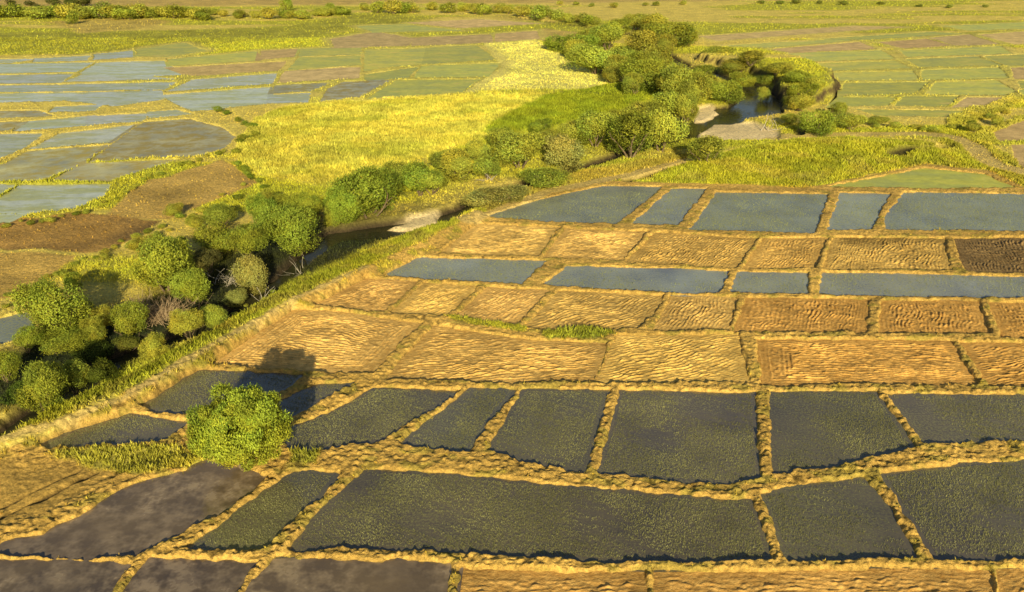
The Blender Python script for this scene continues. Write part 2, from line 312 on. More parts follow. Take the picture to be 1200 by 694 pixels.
# ------------------------------------------------------------------ zones of the ground (colour, tuft density, raise)
Z = [ # name, plan outline, colour, grass amount, softness (m), raise (m)
 ('far_band', [(-400,9),(200,8),(420,5),(700,3),(860,1),(1600,-6),(1600,-70),(-400,-70)], (.74, .52, .16), .1, 14, 0),
 ('far_green',[(-400,70),(-400,44),(120,38),(330,32),(440,16),(520,22),(420,32),(340,46),(230,52),(100,64)], (.50, .46, .06), .4, 8, 0),
 ('far_tan', [(60,26),(130,20),(200,24),(180,34),(90,40)], (.70, .52, .13), .3, 8, 0),
 ('tan', [(120,256),(150,226),(176,212),(262,188),(305,214),(258,232),(196,258)], (.74, .48, .13), .05, 1.0, 0),
 ('brown', [(-80,300),(-80,268),(0,262),(90,249),(186,260),(152,282),(112,296),(0,292)], (.62, .36, .10), .04, 1.0, 0),
 ('gold', [(-80,370),(-80,300),(0,296),(92,299),(66,318),(20,346),(0,352)], (.84, .54, .14), .04, 1.0, 0),
 ('yellow', [(272,185),(280,165),(300,140),(340,126),(420,117),(540,110),(640,106),(668,118),(600,150),(520,180),(470,195),(440,214),(400,222),(300,206)], (.70, .60, .12), 1.0, 1.2, .4),
 ('greencrop',[(610,128),(640,114),(700,104),(745,98),(770,112),(735,132),(640,152),(590,158),(560,158),(585,140)], (.33, .36, .03), 1.0, 2.5, .6),
 ('straw', [(566,52),(628,47),(660,66),(722,98),(700,104),(620,107),(541,111),(588,80)], (1.0, .88, .25), .8, 1.0, .25),
 ('strawgap', [(628,46),(635,34),(690,40),(680,52),(640,50)], (.75,.55,.15), .2, 3, 0),
 ('field', [(-200,552),(0,531),(60,514),(163,466),(213,434),(345,359),(430,320),(545,262),(570,250),(640,226),(707,213),(790,216),(960,219),(1084,193),(1160,201),(1200,221),(1500,225),(1500,1000),(-500,1000),(-500,575)], (.88, .54, .13), .004, .5, 0),
 ('slope', [(750,212),(820,188),(927,165),(1000,162),(1080,166),(1140,182),(1162,200),(1084,193),(1000,210),(950,219),(800,216)], (.50, .47, .05), 1.0, 2.0, 0),
 ('slope2', [(1100,165),(1160,150),(1260,110),(1260,132),(1180,158),(1160,172),(1190,190),(1260,215),(1200,222),(1150,196)], (.52, .45, .07), .9, 2.0, 0),
 ('yel_strip', [(1110,136),(1200,106),(1230,108),(1140,146),(1110,150)], (.55,.47,.08), 1.0, 1.5, .3),
 ('grass_fringe',[(500,369),(560,374),(618,386),(616,391),(560,383)], (.40, .38, .05), .7, .4, 0),
 ('grass_fringe',[(636,390),(684,384),(716,388),(722,393),(700,398),(660,399),(634,396)], (.36, .36, .05), 1.0, .5, 0),
 ('grass_fringe',[(60,531),(120,526),(215,520),(246,541),(225,548),(160,556),(105,550)], (.66, .56, .10), .8, .9, .05),
 ('grass_fringe',[(340,530),(380,528),(372,545),(340,545)], (.46,.42,.07), 1.0, .6, 0),
 ('dyke', [(-200,570),(-100,530),(0,500),(90,474),(165,440),(250,392),(330,344),(420,300),(520,256),(570,240),(600,236),(560,254),(548,262),(440,317),(345,357),(213,428),(163,459),(60,506),(0,523),(-100,545)], (.40, .38, .04), 1.0, 1.0, 0),
 ('dyke2', [(560,244),(640,212),(700,198),(790,182),(830,180),(760,212),(707,212),(640,224),(572,248)], (.66, .50, .10), .7, 1.0, 0),
 ('sand', [(813,161),(835,143),(883,142),(911,153),(912,163),(866,165)], (.62,.50,.28), 0, .6, 0),
 ('sand', [(815,138),(812,126),(835,122),(843,130),(826,140)], (.60,.48,.25), 0, .6, 0),
 ('sand', [(455,264),(480,252),(513,247),(512,257),(486,264)], (.62,.50,.28), 0, .5, 0),
]
ZW = [(n, PP(p), c, g, s, r) for n, p, c, g, s, r in Z]
STREAM = PP([(-120,560),(-40,520),(10,500),(70,462),(120,425),(170,402),(230,385),(270,362),(325,325),(375,285),(400,272),(455,267),(500,260),(530,249),(548,240),(580,222),(612,216),(660,202),(692,192),(740,176),(775,166),(797,160),(803,148),(830,140),(850,131),(885,127),(893,112),(884,100),(850,88),(800,76),(772,62),(752,42),(700,33),(600,20)])
SWID = [1.6,1.6,1.4,1.1,1,1,1,1,1,1.2,2.6,3.6,3.6,2.5,1.2,1,1,1,1,1,1.5,3,4,6,8,7,5,3.5,3,3,4,4,2,1]
SBAR = [PP(p) for p in ([(813,161),(835,143),(883,142),(911,153),(912,163),(866,165)], [(455,264),(480,252),(513,247),(512,257),(486,264)], [(813,140),(812,126),(835,122),(843,130),(826,139)])]
DYKE = PP([(-200,556),(0,512),(60,498),(120,478),(165,458),(213,428),(300,380),(345,354),(430,316),(500,280),(548,256)])
CLIFF = PP([(800,52),(860,58),(940,76),(975,92),(982,104),(965,118),(948,124),(928,116),(912,110),(905,98),(890,90),(860,82),(820,72)])
HILL = PP([(760,206),(850,180),(930,168),(1000,166),(1080,172),(1130,188),(1084,190),(1000,205),(950,214),(800,212)])
DITCH = [PP([(735,212),(765,205),(800,194),(830,186),(860,178),(925,164)]), PP([(1045,186),(1065,180),(1110,172)]), PP([(935,157),(955,140),(975,128),(984,110),(975,98)]), PP([(-80,642),(0,606),(60,580),(112,553)]), PP([(-80,628),(0,595),(50,572),(92,552)])]
DW = [.7, 1.6, 1.0, .1, .05]
TRACKS = [(PP([(905,161),(950,159),(1020,158),(1090,158),(1120,163),(1140,172),(1152,186),(1167,195),(1215,207)]), 2.3),
          (PP([(545,264),(590,246),(640,226),(707,212),(745,205),(800,190),(840,184)]), 1.3),
          (PP([(-150,560),(0,524),(80,503),(150,476),(213,437),(300,386),(345,360),(430,321)]), .35)]
def ground_eval(X, Y, tufts=False):
    """height, colour (n,3), grass amount, distance to the nearest plot edge of every plan point"""
    n = X.size; X = X.astype(float); Y = Y.astype(float)
    amp = .22 + .0012 * np.abs(Y)
    wx = X + amp * 2 * (fbm(X / 1.3, Y / 1.3, 3) - .5) + amp * (vn(X / 6, Y / 6, 5) - .5)
    wy = Y + amp * 2 * (fbm(X / 1.3, Y / 1.3, 9) - .5) + amp * (vn(X / 6, Y / 6, 15) - .5)
    D = np.full(n, 8.0)
    for p in PL:
        q = p['poly']; lo, hi = q.min(0) - 8, q.max(0) + 8
        i = np.nonzero((X > lo[0]) & (X < hi[0]) & (Y > lo[1]) & (Y < hi[1]))[0]
        if len(i): D[i] = np.minimum(D[i], sdf(q, wx[i], wy[i]))
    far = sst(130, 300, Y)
    big = fbm(X / 26, Y / 40, 21); small = fbm(X / .9, Y / .9, 31); clod = fbm(X / .45, Y / .45, 41, 2); rg = 1 - np.abs(2 * vn(X / .62, Y / .8, 43) - 1); rg = rg * (1 - .7 * np.abs(2 * vn(X / .3, Y / .36, 44) - 1))
    col = np.empty((n, 3)); st = fbm(X / 90 + 5, Y / 22, 61, 3)
    A, B = np.array([.60, .56, .065]), np.array([.96, .74, .17])
    k = sst(.46, .62, st)[:, None]; col[:] = A * (1 - k) + B * k
    grass = .55 * (1 - k[:, 0] * .6)
    raise_ = np.zeros(n); infield = np.zeros(n)
    for (nm, q, c, g, s, r) in ZW:
        lo, hi = q.min(0) - s * 2 - 2, q.max(0) + s * 2 + 2
        i = np.nonzero((X > lo[0]) & (X < hi[0]) & (Y > lo[1]) & (Y < hi[1]))[0]
        if not len(i): continue
        d = sdf(q, X[i] + s * 1.6 * (fbm(X[i] / (s * 3), Y[i] / (s * 3), 71) - .5), Y[i] + s * 1.6 * (fbm(X[i] / (s * 3), Y[i] / (s * 3), 81) - .5))
        t = sst(s * .5, -s * .5, d)
        cc = np.array(c)[None, :] * (.82 + .36 * vn(X[i] / 7, Y[i] / 7, 91))[:, None]
        if nm == 'brown':
            kk = sst(.35, .6, fbm(X[i] / 14, Y[i] / 18, 47))[:, None] * .8; cc = cc * (1 - kk) + np.array([.17,.11,.05]) * (1.1 - .2 * kk) * kk
            gk = sst(60, 40, 0 * X[i]); 
        if nm == 'yellow':
            kk = sst(.56, .72, fbm(X[i] / 12, Y[i] / 10, 77))[:, None] * .45; cc = cc * (1 - kk) + np.array([.40,.40,.05]) * kk
        if nm == 'dyke':
            kk = sst(.45, .65, fbm(X[i] / 3, Y[i] / 5, 57))[:, None] * .7; cc = cc * (1 - kk) + np.array([.44,.34,.08]) * kk
        if nm == 'slope':
            kk = sst(.48, .62, fbm(X[i] / 6, Y[i] / 4, 58))[:, None] * .6; cc = cc * (1 - kk) + np.array([.52,.42,.09]) * kk
        if nm == 'field': infield[i] = t
        col[i] = col[i] * (1 - t[:, None]) + cc * t[:, None]
        gg = g
        grass[i] = grass[i] * (1 - t) + gg * t; raise_[i] = raise_[i] * (1 - t) + r * t
    # banks
    Dn = D + .25 * (small - .5) * (1 - far)
    bank = sst(-.15, .45, Dn)
    widebank = sst(1.2, 4.5, D)
    h = -.32 + bank * (.58 + .22 * (vn(X / 3.1, Y / 3.7, 45) - .5) - .14 * widebank) + (.24 * (clod - .5) + .24 * (rg - .45)) * bank * (1 - .75 * widebank) * (1 - far) * (1 - .45 * sst(75, 115, Y)) + .16 * (small - .5) * bank
    h += widebank * (big - .5) * .7
    # grass creeping over the banks of the fields
    gb = sst(.54, .68, fbm(X / 2.2, Y / 1.1, 101)) * infield * sst(-.1, .2, D) * (1 - sst(1.4, 2.4, D))
    grass = np.maximum(grass * sst(-.1, .35, D), gb * .07)
    col = col * (1 - .55 * gb[:, None]) + np.array([.40, .36, .06]) * .55 * gb[:, None]
    # damp foot of each bank
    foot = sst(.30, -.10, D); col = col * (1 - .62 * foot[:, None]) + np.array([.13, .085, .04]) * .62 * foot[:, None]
    crk = sst(.22, .05, rg) * bank * (1 - far) * (1 - .5 * widebank); col = col * (1 - .55 * crk[:, None])  # crevices between clods darkened: damp soil and shade painted into the colour
    grass = grass * (1 - .75 * far * sst(7, 3, D))
    # far banks: drier, paler
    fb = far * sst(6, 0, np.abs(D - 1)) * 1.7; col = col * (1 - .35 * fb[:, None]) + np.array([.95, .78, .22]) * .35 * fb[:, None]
    h += raise_ * (1 + .6 * (small - .5)) * sst(0, 1.5, D)
    # dyke
    dd, _ = ldf(DYKE, X, Y); m_ = infield * sst(5.5, 2, dd) * sst(.1, .6, D) * sst(.42, .56, fbm(X / 2.5, Y / 2.5, 107)); grass = np.maximum(grass, m_ * .8); col = col * (1 - .7 * m_[:, None]) + np.array([.42, .39, .05]) * .7 * m_[:, None]; h += 1.0 * sst(4.2, 1.0, dd) * sst(-.2, .8, D)
    # grassy hill, river cliff
    i = np.nonzero(np.abs(Y - 190) < 130)[0]
    if len(i):
        d = sdf(HILL, X[i], Y[i]); h[i] += 1.6 * sst(3, -8, d) * sst(0, 1.5, D[i])
        d = sdf(CLIFF, X[i] + 4 * (fbm(X[i] / 4, Y[i] / 4, 111) - .5), Y[i] + 4 * (fbm(X[i] / 4, Y[i] / 4, 113) - .5))
        t = sst(1.0, -1.2, d); h[i] += 3.0 * t; edge = t * (1 - t) * 4
        col[i] = col[i] * (1 - edge[:, None]) + np.array([.13, .085, .045]) * edge[:, None]
        grass[i] *= 1 - edge
    # ditches
    for q, wd in zip(DITCH, DW):
        d, _ = ldf(q, X, Y); d = d + .8 * (fbm(X / 1.5, Y / 1.5, 115) - .5); t = sst(wd + (.8 if wd > .5 else .45), wd - .2, d) ; h -= min(1.1, .25 + wd) * t
        col = col * (1 - .85 * t[:, None]) + np.array([.09, .06, .03]) * .85 * t[:, None]; grass *= (1 - t)
    # stream bed
    d, tt = ldf(STREAM, X, Y); wd = np.interp(tt, np.arange(len(SWID)), SWID)
    d = d + 1.6 * (fbm(X / 3.5, Y / 3.5, 121) - .5) + .5 * (small - .5)
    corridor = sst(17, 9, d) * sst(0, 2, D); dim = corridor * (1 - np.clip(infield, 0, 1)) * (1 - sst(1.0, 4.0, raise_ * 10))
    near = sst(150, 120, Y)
    kk = (dim * (.85 * near + .2) * sst(4, 7, dd))[:, None]; col = col * (1 - kk) + np.array([.085, .085, .028]) * kk  # shade under the riverside trees painted into the undergrowth colour
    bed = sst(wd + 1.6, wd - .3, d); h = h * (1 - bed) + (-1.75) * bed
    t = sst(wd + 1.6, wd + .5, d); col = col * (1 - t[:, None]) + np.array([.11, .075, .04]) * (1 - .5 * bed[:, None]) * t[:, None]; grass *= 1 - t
    for q in SBAR:
        lo, hi = q.min(0) - 4, q.max(0) + 4
        i = np.nonzero((X > lo[0]) & (X < hi[0]) & (Y > lo[1]) & (Y < hi[1]))[0]
        if len(i):
            d2 = sdf(q, X[i] + (fbm(X[i] / 3, Y[i] / 3, 131) - .5) * 1.5, Y[i] + (fbm(X[i] / 3, Y[i] / 3, 133) - .5) * 2)
            t = sst(1.2, -.8, d2); h[i] = h[i] * (1 - t) + (-.72 + .12 * vn(X[i] / 2, Y[i] / 2, 5)) * t
            col[i] = col[i] * (1 - t[:, None]) + np.array([1.15, .88, .48]) * t[:, None]; grass[i] *= 1 - t
    # worn tracks
    for q, wd in TRACKS:
        d, _ = ldf(q, X, Y); d = d + .9 * (fbm(X / 2, Y / 2, 141) - .5)
        t = sst(wd + .5, wd - .3, d) * .85; col = col * (1 - t[:, None]) + np.array([.86, .62, .22]) * t[:, None]; grass *= 1 - t * .95
    return h, col, grass, D, raise_
# ------------------------------------------------------------------ ground sheet
us = np.concatenate([np.linspace(-2600, -140, 60, endpoint=False), np.arange(-140, 1340, 1.15), np.linspace(1340, 3800, 60)])
ys = [1500, 1300, 1150, 1040, 960, 900, 860, 825, 795, 775]
y = 760.0
while y > 0: ys.append(y); y -= (.8 if y > 250 else .7 if y > 110 else .6)
while y > -74: ys.append(y); y -= 2.2 if y > -50 else 1.0
ys.append(-78)
rows = [P(600, yy)[1] for yy in ys]; dep = [Y0 * CT + H * ST for Y0 in rows]
UX = (us[None, :] - 600) / F * np.array(dep)[:, None]; UY = np.repeat(np.array(rows)[:, None], len(us), 1)
nx, ny = len(us), len(rows); X, Y = UX.ravel(), UY.ravel()
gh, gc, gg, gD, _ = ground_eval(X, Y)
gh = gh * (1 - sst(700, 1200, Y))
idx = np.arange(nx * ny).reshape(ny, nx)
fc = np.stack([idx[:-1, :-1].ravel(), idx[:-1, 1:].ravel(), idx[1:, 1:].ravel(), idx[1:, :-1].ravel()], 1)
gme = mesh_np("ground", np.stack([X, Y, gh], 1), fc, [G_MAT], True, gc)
obj("ground", gme, kind='structure', label='golden and green farmland of earth banks, grass and bare soil')
# ------------------------------------------------------------------ stream water
sl, sr = [], []
for i in range(len(STREAM)):
    a = STREAM[max(0, i - 1)]; b = STREAM[min(len(STREAM) - 1, i + 1)]; t = (b - a) / np.linalg.norm(b - a); nrm = np.array([-t[1], t[0]]); wdt = SWID[i] + 1.8
    sl.append(STREAM[i] + nrm * wdt); sr.append(STREAM[i] - nrm * wdt)
sv = [(*p, -1.12) for p in sl] + [(*p, -1.12) for p in sr]; ns = len(sl)
obj("stream_water", mesh_np("stream_water", sv, [(i, ns + i, ns + i + 1, i + 1) for i in range(ns - 1)], [W_STREAM]), kind='structure', label='shallow dark stream winding between the riverside trees')
# ------------------------------------------------------------------ blades of grass and rice
def blades(px, py, pz, size, cols, per=3, wid=.35, lean=.45, seed=0):
    r = np.random.default_rng(seed); n = len(px)
    X = np.repeat(px, per); Y = np.repeat(py, per); Zz = np.repeat(pz, per); S = np.repeat(size, per) * r.uniform(.6, 1.25, n * per)
    a = r.uniform(0, 2 * np.pi, n * per); W = S * wid * r.uniform(.6, 1.3, n * per)
    jx, jy = r.normal(0, .22, n * per) * S, r.normal(0, .22, n * per) * S
    lx, ly = r.normal(0, lean, n * per) * S, r.normal(0, lean, n * per) * S
    v = np.empty((n * per, 3, 3)); ca, sa = np.cos(a) * W / 2, np.sin(a) * W / 2
    v[:, 0] = np.stack([X + jx - ca, Y + jy - sa, Zz - .03], 1); v[:, 1] = np.stack([X + jx + ca, Y + jy + sa, Zz - .03], 1)
    v[:, 2] = np.stack([X + jx + lx, Y + jy + ly, Zz + S], 1)
    c = np.repeat(cols, per, 0) * r.uniform(.7, 1.3, (n * per, 1)); c = np.repeat(c, 3, 0)
    return v.reshape(-1, 3), np.arange(n * per * 3).reshape(-1, 3), c
def scatter(poly_list_fn, n): pass
# grass over all grassy ground: sampled evenly over the land, thinner with distance
def sample_land(y0, y1, n, seed):
    r = np.random.default_rng(seed); Ya, Yb = P(600, y1)[1], P(600, y0)[1]
    YY = Ya + (Yb - Ya) * np.sqrt(r.uniform((Ya / Yb)**2 * 0, 1, n)) if False else r.uniform(Ya, Yb, n)
    half = (YY * CT + H * ST) / F
    keep = r.uniform(0, 1, n) < half / half.max(); YY, half = YY[keep], half[keep]
    return r.uniform(-680, 690, len(YY)) * half, YY, r
gv, gf, gcol, base = [], [], [], 0
for (y0, y1, n, sz, per) in ((420, 720, 160000, .34, 4), (300, 420, 170000, .34, 3), (200, 300, 220000, .40, 3), (115, 200, 420000, .50, 3), (45, 115, 420000, .6, 2), (0, 45, 120000, .7, 2)):
    sx, sy, r = sample_land(y0, y1, n, int(y0)); h, c, g, D, rz = ground_eval(sx, sy)
    patch = sst(.32, .6, fbm(sx / (2.5 * sz), sy / (2.5 * sz), 151))
    k = r.uniform(0, 1, len(sx)) < g * (.35 + .65 * patch); sx, sy, h, c, g, rz = sx[k], sy[k], h[k], c[k], g[k], rz[k]
    s = sz * (.6 + .5 * g) * r.uniform(.6, 1.3, len(sx)); cc = c * np.array([.95, 1.02, .75]) * (.70 + .5 * vn(sx / 1.7, sy / 1.7, 161))[:, None] * (1 + np.array([.16, .07, 0]) * sst(.4, .65, fbm(sx / 5, sy / 6, 163))[:, None])
    s = np.where(c[:, 0] > .80, s * .55, s)
    v, f, c3 = blades(sx, sy, h, s, cc, per, .42, .45, int(y1)); gv.append(v); gf.append(f + base); gcol.append(c3); base += len(v)
gm = mesh_np("grass", np.concatenate(gv), np.concatenate(gf), [GRASS], False, np.concatenate(gcol))
obj("grass", gm, kind='stuff', label='tufts of green and golden grass on banks, dyke and crop land', category='grass')
# ------------------------------------------------------------------ plots as objects
def sheet_grid(q, step, ang, amp, zb, lam, seed, near_rough=False):
    e = offset_poly(q, .55); lo, hi = e.min(0), e.max(0)
    xs = np.arange(lo[0], hi[0] + step, step); yy = np.arange(lo[1], hi[1] + step, step)
    GX, GY = np.meshgrid(xs, yy); m = (sdf(e, GX.ravel(), GY.ravel()) < 0).reshape(GX.shape)
    x, y = GX.ravel(), GY.ravel(); a = R(ang)
    s = -x * math.sin(a) + y * math.cos(a); u = x * math.cos(a) + y * math.sin(a)
    s = s + 1.5 * (fbm(x / 7, y / 5, seed, 2) - .5) * 1.5 + .55 * (fbm(u / 1.2, s / 1.5, seed + 3, 2) - .5)
    if ang < 31 and ang in (-14, -6):
        de = -sdf(q, x, y) + .5 * (fbm(x / 2, y / 2, seed + 31) - .5); ed = sst(4.2, 3.4, de) * sst(.42, .5, vn(x / 22, y / 16, seed + 33) + .12); s = np.where(ed > .5, de, s)
    rowv = vn(s / lam * .5, u / 40, seed + 5)
    f = (.5 + .5 * np.sin(2 * np.pi * s / lam + 1.9 * (fbm(x / 1.1, y / 1.1, seed + 21, 2) - .5)))**1.2
    brk = 2.6 * np.clip(fbm(u / .9, s / .5, seed + 7, 2) - .22, 0, 1) * (.5 + vn(x / 5, y / 4, seed + 8))
    if near_rough: f = .45 * f + .9 * np.abs(2 * fbm(x / .8, y / .55, seed + 41, 3) - 1); amp = amp * 1.35
    h = amp * f * brk * (.7 + .6 * rowv) + .15 * (fbm(x / .45, y / .45, seed + 9, 2) - .5) + .10 * (fbm(x / 4, y / 4, seed + 10, 2) - .5)
    # a smoother headland round the edge and cross ruts
    d = sdf(q, x, y); hd = sst(-.4, -1.5, d); h = h * (.35 + .65 * hd)
    v = np.stack([x, y, zb + h], 1)
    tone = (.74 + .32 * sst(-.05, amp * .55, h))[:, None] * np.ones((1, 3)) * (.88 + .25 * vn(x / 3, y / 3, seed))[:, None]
    I = np.arange(x.size).reshape(GX.shape); mk = m[:-1, :-1] | m[1:, 1:] | m[:-1, 1:] | m[1:, :-1]
    fcs = np.stack([I[:-1, :-1][mk], I[:-1, 1:][mk], I[1:, 1:][mk], I[1:, :-1][mk]], 1)
    used = np.unique(fcs); rm = np.zeros(x.size, int); rm[used] = np.arange(len(used))
    return v[used], rm[fcs], tone[used]
def rice(plot, q, dens, size, cols, seed, o):
    r = np.random.default_rng(seed); lo, hi = q.min(0), q.max(0); area = (hi - lo).prod(); n = int(min(area * dens, 220000))
    x = r.uniform(lo[0], hi[0], n); y = r.uniform(lo[1], hi[1], n)
    d = sdf(q, x, y); wav = fbm(x / 7, y / 6, seed) + .07 * np.sin(x * 2.2 + y * 5.0 + 5 * vn(x / 4, y / 4, seed))
    k = (d < -.25) & (r.uniform(0, 1, n) < sst(.24, .58, wav)); x, y = x[k], y[k]; n = len(x)
    if not n: return
    cc = np.array(cols)[None, :] * (.65 + .7 * vn(x / 3, y / 3, seed + 4))[:, None]
    v, f, c = blades(x, y, np.full(n, .02), np.full(n, size) * r.uniform(.7, 1.3, n), cc, 3, .3, .5, seed)
    obj("rice_seedlings", mesh_np("rice_seedlings", v, f, [RICE], False, c), o, kind='stuff')
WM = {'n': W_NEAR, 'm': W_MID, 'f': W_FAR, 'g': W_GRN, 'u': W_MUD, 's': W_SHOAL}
for i, p in enumerate(PL):
    q, t = p['poly'], p['t']; rr = random.Random(i)
    name = {'n': WAT, 'm': WAT, 'f': WAT, 's': WAT, 'g': WAT, 'u': 'mud_plot', 'p': PLO, 'd': PLO, 'v': 'stubble_plot'}[t]
    cat = {'n': 'rice paddy', 'm': 'rice paddy', 'f': 'rice paddy', 's': 'rice paddy', 'g': 'rice paddy', 'u': 'mud plot', 'p': 'ploughed field', 'd': 'ploughed field', 'v': 'stubble field'}[t]
    if t in 'pd':
        near = q[:, 1].mean() < 65
        v, f, tone = sheet_grid(q, .085, p['ang'], .105 if t == 'p' else .12, -.04 + i * .0006, .50, 200 + i * 11, near)
        if i == 41:
            k = (sst(5, 1, np.abs(v[:, 1] - q[:, 1].max())) * sst(q[:, 0].min() + 5, q[:, 0].min() + 8, v[:, 0]) * (.5 + .5 * vn(v[:, 0] / 2, v[:, 1] / 2, 4)))[:, None]; tone = tone * (1 - .6 * k)
        me = mesh_np(name, v, f, [SOIL if t == 'p' else WET_SOIL], True, tone)
    else:
        e = offset_poly(q, 1.1 if not p['far'] else 1.6); e = e if len(e) > 2 else q
        z = (0.0 if not p['far'] else .02) + i * .0007
        me = bpy.data.meshes.new(name); me.from_pydata([(a, b, z) for a, b in e], [], [list(range(len(e)))]); me.update()
        if t == 'v':
            at = me.color_attributes.new("Col", 'FLOAT_COLOR', 'POINT')
            for c in at.data: c.color = (1, 1, 1, 1)
            me.materials.append(W_MAUVE)
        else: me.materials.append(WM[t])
    o = obj(name, me, label=p['lab'], category=cat, kind='thing', group=p['group'])
    b = rr.uniform(.86, 1.14); o.color = (b * rr.uniform(.96, 1.04), b, b * rr.uniform(.92, 1.06), 1)
    if t in 'pd' and 'browner' in p['lab'] or 'deep rut' in p['lab'] or 'curving round' in p['lab'] or 'corner plot' in p['lab'] or 'end plot' in p['lab']: o.color = (.92, .82, .74, 1)
    if t == 'p' and q[:, 1].mean() < 65: o.color = (.93, .86, .84, 1)
    if t == 'n': rice(p, q, 75, .10, (.30, .285, .12), 300 + i, o)
    if t == 'm' and not p['far']: rice(p, q, 10, .15, (.34, .35, .12), 300 + i, o)
# ------------------------------------------------------------------ trees
def crown(seed, nl, nleaf, ln, wd, spread=.66, droop=0.0, up=.55, lrad=(.15, .27), warm=0.0):
    r = np.random.default_rng(seed); cs = []; rs = []
    lob = [np.zeros(3)] if nl > 100 else [np.append(r.uniform(-.42, .42, 2), r.uniform(-.35, .42)) for _ in range(4)]
    lr = [1.0] if nl > 100 else list(r.uniform(.42, .74, 4))
    while len(cs) < nl:
        p = r.uniform(-1, 1, 3); R0 = np.linalg.norm(p); j = r.integers(len(lob))
        if R0 > 1 or R0 < .35 or p[2] < -.85: continue
        p = lob[j] + p * lr[j]
        cs.append(p * (spread if nl > 100 else spread * 1.2)); rs.append(r.uniform(*lrad) * 2)
    cs, rs = np.array(cs), np.array(rs)
    pick = r.choice(nl, nleaf, p=rs**2 / (rs**2).sum()); d = r.normal(0, 1, (nleaf, 3)); d /= np.linalg.norm(d, axis=1)[:, None]
    out = cs[pick] / (np.linalg.norm(cs[pick], axis=1)[:, None] + .05); d = d + out * .5; d /= np.linalg.norm(d, axis=1)[:, None]
    rad = rs[pick] * np.where(r.uniform(0, 1, nleaf) < .12, r.uniform(1.0, 1.35, nleaf), r.uniform(.62, 1.06, nleaf)); pt = cs[pick] + d * rad[:, None]
    # keep the outer ones
    dd = np.linalg.norm(pt[:, None, :] - cs[None, :, :], axis=2) / rs[None, :]; inner = (dd < .55).sum(1); k = inner < 1; pt, d, pick, out = pt[k], d[k], pick[k], out[k]; n = len(pt)
    nrm = d * .7 + out * .45 + r.normal(0, .42, (n, 3)); nrm /= np.linalg.norm(nrm, axis=1)[:, None]
    ax = d * .45 + np.array([0, 0, up]) + r.normal(0, .4, (n, 3)); ax -= nrm * (ax * nrm).sum(1)[:, None] * .8; ax /= np.linalg.norm(ax, axis=1)[:, None]
    sd_ = np.cross(nrm, ax); sd_ /= np.linalg.norm(sd_, axis=1)[:, None] + 1e-6
    L = ln * r.uniform(.6, 1.35, n)[:, None]; Wd = wd * r.uniform(.6, 1.3, n)[:, None]
    P3 = pt * .5 + np.array([0, 0, .5]); ax = ax * L; sd_ = sd_ * Wd * .5
    v = np.stack([P3 - ax * .5, P3 - sd_, P3 + ax * .5, P3 + sd_], 1); v[:, :, 2] = np.maximum(v[:, :, 2], .01)
    lum = r.uniform(.70, 1.25, nl)[pick] * r.uniform(.82, 1.18, n) * (.5 + .6 * sst(.68, .98, rad[k] / rs[pick]))  # inner leaves darkened, shade of the crown gaps put into the colour
    hue = (r.uniform(-.12, .12, nl)[pick] + r.uniform(-.06, .06, n))
    lowf = np.clip(1 - (pt[:, 2] + 1) * .9, 0, 1) * warm
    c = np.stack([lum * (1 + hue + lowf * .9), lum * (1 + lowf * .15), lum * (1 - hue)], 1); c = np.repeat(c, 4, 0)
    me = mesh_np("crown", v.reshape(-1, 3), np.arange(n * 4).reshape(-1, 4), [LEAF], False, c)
    return me
def tube(a, b, ra, rb, n=6):
    a, b = Vector(a), Vector(b); d = (b - a).normalized(); u = d.orthogonal().normalized(); w_ = d.cross(u); v = []
    for p, r_ in ((a, ra), (b, rb)):
        for k in range(n):
            t = 2 * math.pi * k / n; v.append(p + (u * math.cos(t) + w_ * math.sin(t)) * r_)
    return v, [(k, (k + 1) % n, n + (k + 1) % n, n + k) for k in range(n)]
def trunk(seed, stems=4, bare=False):
    r = random.Random(seed); V, Fc = [], []
    def add(a, b, ra, rb):
        v, f = tube(a, b, ra, rb); o = len(V); V.extend(v); Fc.extend([tuple(o + i for i in q) for q in f])
    for s in range(stems):
        a = s * 2 * math.pi / stems + r.uniform(-.5, .5); p = Vector((.03 * math.cos(a), .03 * math.sin(a), -.04)); rad = .022
        d = Vector((math.cos(a) * .4, math.sin(a) * .4, 1)).normalized()
        for k in range(4):
            q = p + d * .15; add(p, q, rad, rad * .78)
            e = (d + Vector((r.uniform(-1, 1), r.uniform(-1, 1), r.uniform(0, .6))) * .8).normalized(); add(q, q + e * .16, rad * .55, rad * .15)
            p = q; rad *= .76; d = (d + Vector((r.uniform(-.3, .3), r.uniform(-.3, .3), .05))).normalized()
    return mesh_np("trunk", [tuple(v) for v in V], Fc, [BARK], True)
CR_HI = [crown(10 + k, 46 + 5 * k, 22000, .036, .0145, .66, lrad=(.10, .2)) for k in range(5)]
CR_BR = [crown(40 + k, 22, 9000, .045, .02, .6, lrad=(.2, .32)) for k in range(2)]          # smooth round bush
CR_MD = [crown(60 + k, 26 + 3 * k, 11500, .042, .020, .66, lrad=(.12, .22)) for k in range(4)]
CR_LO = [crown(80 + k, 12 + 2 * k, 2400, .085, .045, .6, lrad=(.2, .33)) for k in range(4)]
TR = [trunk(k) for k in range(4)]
LONE = crown(5, 190, 80000, .030, .0105, .84, lrad=(.055, .105), up=.8, warm=.35)
